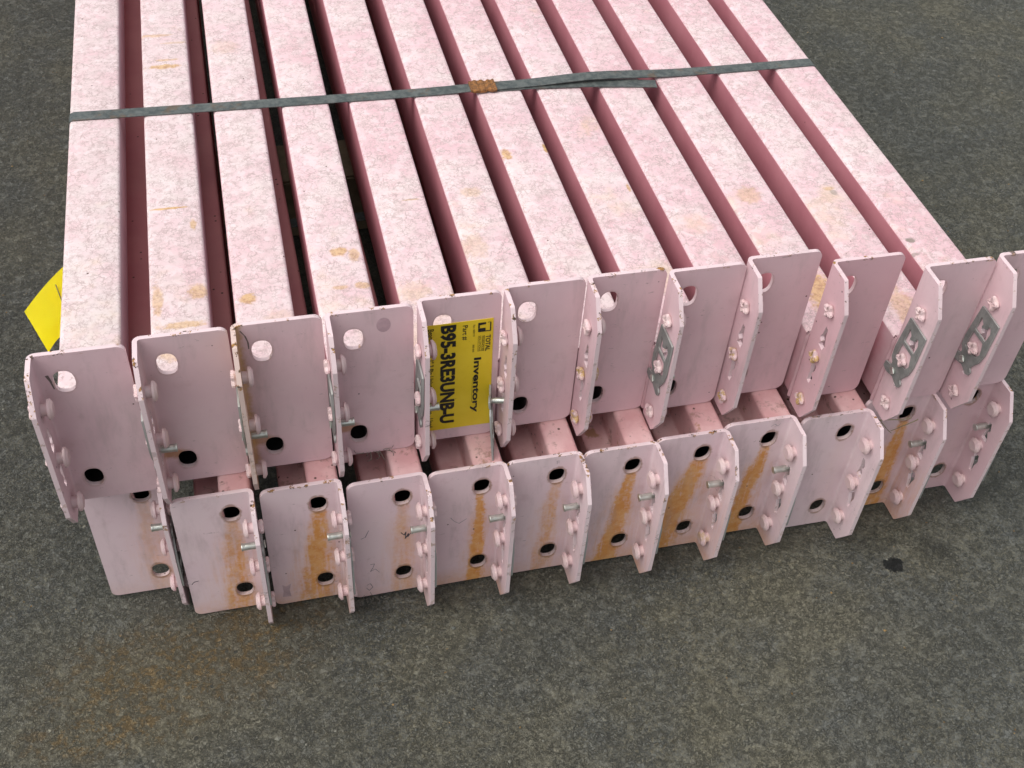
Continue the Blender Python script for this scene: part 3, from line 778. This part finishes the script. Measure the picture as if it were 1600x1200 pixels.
# ------------------------------------------------------------------ bits of straw and lint
def tube(bm, pts, r, n=5):
    prev = None
    for i, p in enumerate(pts):
        p = Vector(p); t = (Vector(pts[min(i+1, len(pts)-1)])-Vector(pts[max(i-1, 0)])).normalized()
        a = t.orthogonal().normalized(); b = t.cross(a); rr = r*(1-.4*i/len(pts))
        ring = [bm.verts.new(p+a*rr*math.cos(6.283*k/n)+b*rr*math.sin(6.283*k/n)) for k in range(n)]
        if prev:
            for k in range(n): bm.faces.new((prev[k], prev[(k+1) % n], ring[(k+1) % n], ring[k]))
        prev = ring
def wander(p, d, L, n, rs, w=.35):
    p = Vector(p); d = Vector(d).normalized(); out = [p.copy()]
    for _ in range(n):
        d = (d+Vector((rs.uniform(-w, w), rs.uniform(-w, w), rs.uniform(-w, w)))).normalized(); p = p+d*L/n; out.append(p.copy())
    return out
rs = random.Random(11)
def straw(name, label, strands, mat, cat):
    bm = bmesh.new()
    for p, d, L, r, w in strands: tube(bm, wander(p, d, L, 7, rs, w), r)
    tag(link(name, bm_mesh(bm, name, 60), mat), label, cat)
bx, by = LXY[10]
straw('dry_twig', 'thin dry twigs lodged between upper bracket and second lower plate from the right', [((bx+.013, by-.010, .158), (1, -.15, -.12), .034, .0007, .12), ((bx+.013, by-.010, .158), (.75, -.3, -.55), .022, .0006, .1), ((bx+.052, by-.018, .160), (-.7, .1, -.5), .030, .0006, .1)], STRAW, 'twig')
ux, uy = UXY[10]
straw('seed_stalk', 'curled dry seed stalk stuck to the plate second from the upper right', [((ux+.020, uy-.003, .098+ZU-.02), (.6, -.2, -.3), .014, .0005, .5), ((ux+.026, uy-.004, .062+ZU), (.0, -.1, 1), .018, .0005, .2), ((ux+.024, uy-.004, .056+ZU), (.4, -.3, .4), .009, .0016, .4), ((ux+.028, uy-.004, .052+ZU), (-.5, -.3, .5), .007, .0015, .4), ((ux+.022, uy-.004, .060+ZU), (.7, -.1, -.7), .008, .0014, .4)], STRAW, 'seed stalk')
straw('lint_tuft', 'wispy lint tuft under the second lower plate from the left', [((LXY[1][0]+.012+k*.002, LXY[1][1]-.004, .004), (rs.uniform(-1, 1), -.6, rs.uniform(-.5, .3)), rs.uniform(.006, .014), .0003, .6) for k in range(9)], FLUFF, 'lint')
straw('lint_tuft', 'wispy lint tuft at the fourth lower flange foot from the left', [((LXY[3][0]+.004+k*.0028, LXY[3][1]-.005, .003), (rs.uniform(-1, 1), -.6, rs.uniform(-.5, .3)), rs.uniform(.007, .016), .0003, .6) for k in range(10)], FLUFF, 'lint')
straw('lint_tuft', 'wispy dark grass tangle on the ground under the second lower plate from the right', [((LXY[10][0]+.058+k*.004, LXY[10][1]-.035, -.002), (rs.uniform(-1, 1), rs.uniform(-1, .4), .04), rs.uniform(.012, .028), .0003, .7) for k in range(12)], mat_plain('dark_dry_grass', (.13, .115, .08), .9), 'lint')
straw('lint_tuft', 'grey lint caught under the fourth upper plate from the left', [((UXY[3][0]+.026+k*.003, UXY[3][1]-.003, ZU+.004), (rs.uniform(-1, 1), -.3, rs.uniform(-.8, .3)), rs.uniform(.008, .018), .0004, .6) for k in range(9)], FLUFF, 'lint')

# ------------------------------------------------------------------ scribbles, scratches and smears on single plates
def strokes(beam, name, lines, mat, wd=.0005):
    vs = []; fs = []
    for L in lines:
        for (x0, z0), (x1, z1) in zip(L, L[1:]):
            d = Vector((x1-x0, z1-z0)); 
            if d.length < 1e-6: continue
            nn = Vector((-d.y, d.x)).normalized()*wd*rs.uniform(.6, 1.2); k = len(vs)
            for a, b in ((x0+nn.x, z0+nn.y), (x1+nn.x*.7, z1+nn.y*.7), (x1-nn.x*.7, z1-nn.y*.7), (x0-nn.x, z0-nn.y)): vs.append((a, -.00015-.00001*len(fs), b))
            fs.append((k, k+1, k+2, k+3))
    me = bpy.data.meshes.new(name); me.from_pydata(vs, [], fs); me.materials.append(mat); return link(name, me, [], beam)
MARK = mat_plain('dark_marker', (.07, .06, .07), .6); SCR = mat_plain('bare_scratched_steel', (.16, .13, .12), .5)
strokes(lowers[3], 'scribble', [[(.0495,.0963),(.0528,.0913),(.0546,.0964),(.0536,.0857),(.0571,.093),(.0562,.0878),(.0596,.0937),(.0613,.096)]], MARK, .0007)
strokes(lowers[3], 'scribble', [[(.0181,.0528),(.0223,.0531),(.0204,.0465),(.0177,.0414),(.0229,.0443),(.027,.0374)], [(.0104,.0966),(.0146,.0983),(.0183,.1081)], [(.0135,.019),(.017,.021),(.0194,.0144),(.0157,.0094),(.0128,.0147)]], mat_plain('faint_marker', (.22, .17, .19), .6), .0004)
strokes(lowers[1], 'paint_scratch', [[(.0030,.0513),(.0055,.0549),(.0100,.0557)]], MARK, .0005)
strokes(lowers[4], 'paint_scratch', [[(.0219,.1095),(.0254,.1032),(.0306,.0984),(.0381,.1042)]], mat_plain('faint_scratch', (.32, .26, .28), .6), .00035)
strokes(lowers[8], 'paint_scratch', [[(.0499,.1686),(.0536,.1714),(.0569,.1679),(.0596,.1714)]], mat_plain('pencil_mark', (.3, .27, .28), .6), .0004)
strokes(lowers[5], 'printed_mark', [[(.050,.1724),(.0504,.1673)], [(.0517,.1725),(.0521,.1682)]], mat_plain('grey_pencil', (.3, .25, .27), .6), .00035)
strokes(uppers[2], 'paint_crack', [[(.0074,.1724),(.0109,.1661),(.0125,.1591),(.0125,.1513)]], SCR, .0006)
strokes(uppers[0], 'paint_crack', [[(.0105,.1560),(.0124,.1493),(.0137,.1402)], [(.0113,.1560),(.0131,.1480)]], SCR, .0010)
# faint round stain on the fourth upper plate and square smear on the third lower plate
def patch(beam, name, pts2, mat):
    me = bpy.data.meshes.new(name); me.from_pydata([(a, -.00012, b) for a, b in pts2], [], [tuple(range(len(pts2)))]); me.materials.append(mat); link(name, me, [], beam)
patch(uppers[3], 'round_stain', [(.0489+.0062*math.cos(k*.3927), .1600+.0082*math.sin(k*.3927)) for k in range(16)], mat_plain('rosy_stain', (.56, .385, .425), .5))
patch(lowers[2], 'square_smear', [(.0085,.0324),(.0120,.0290),(.0172,.0325),(.0150,.0220),(.0160,.0112),(.0075,.0122),(.0090,.0210)], mat_plain('brownish_smear', (.52, .38, .40), .6))

bm = bmesh.new(); tube(bm, [(-0.0164, 0.2621, 0.212), (-0.0069, 0.2224, 0.219)], .0005)  # dark fold line across the tag, built as a thin tube
link('dark_line', bm_mesh(bm, 'dark_line', 60), MARK, yt)
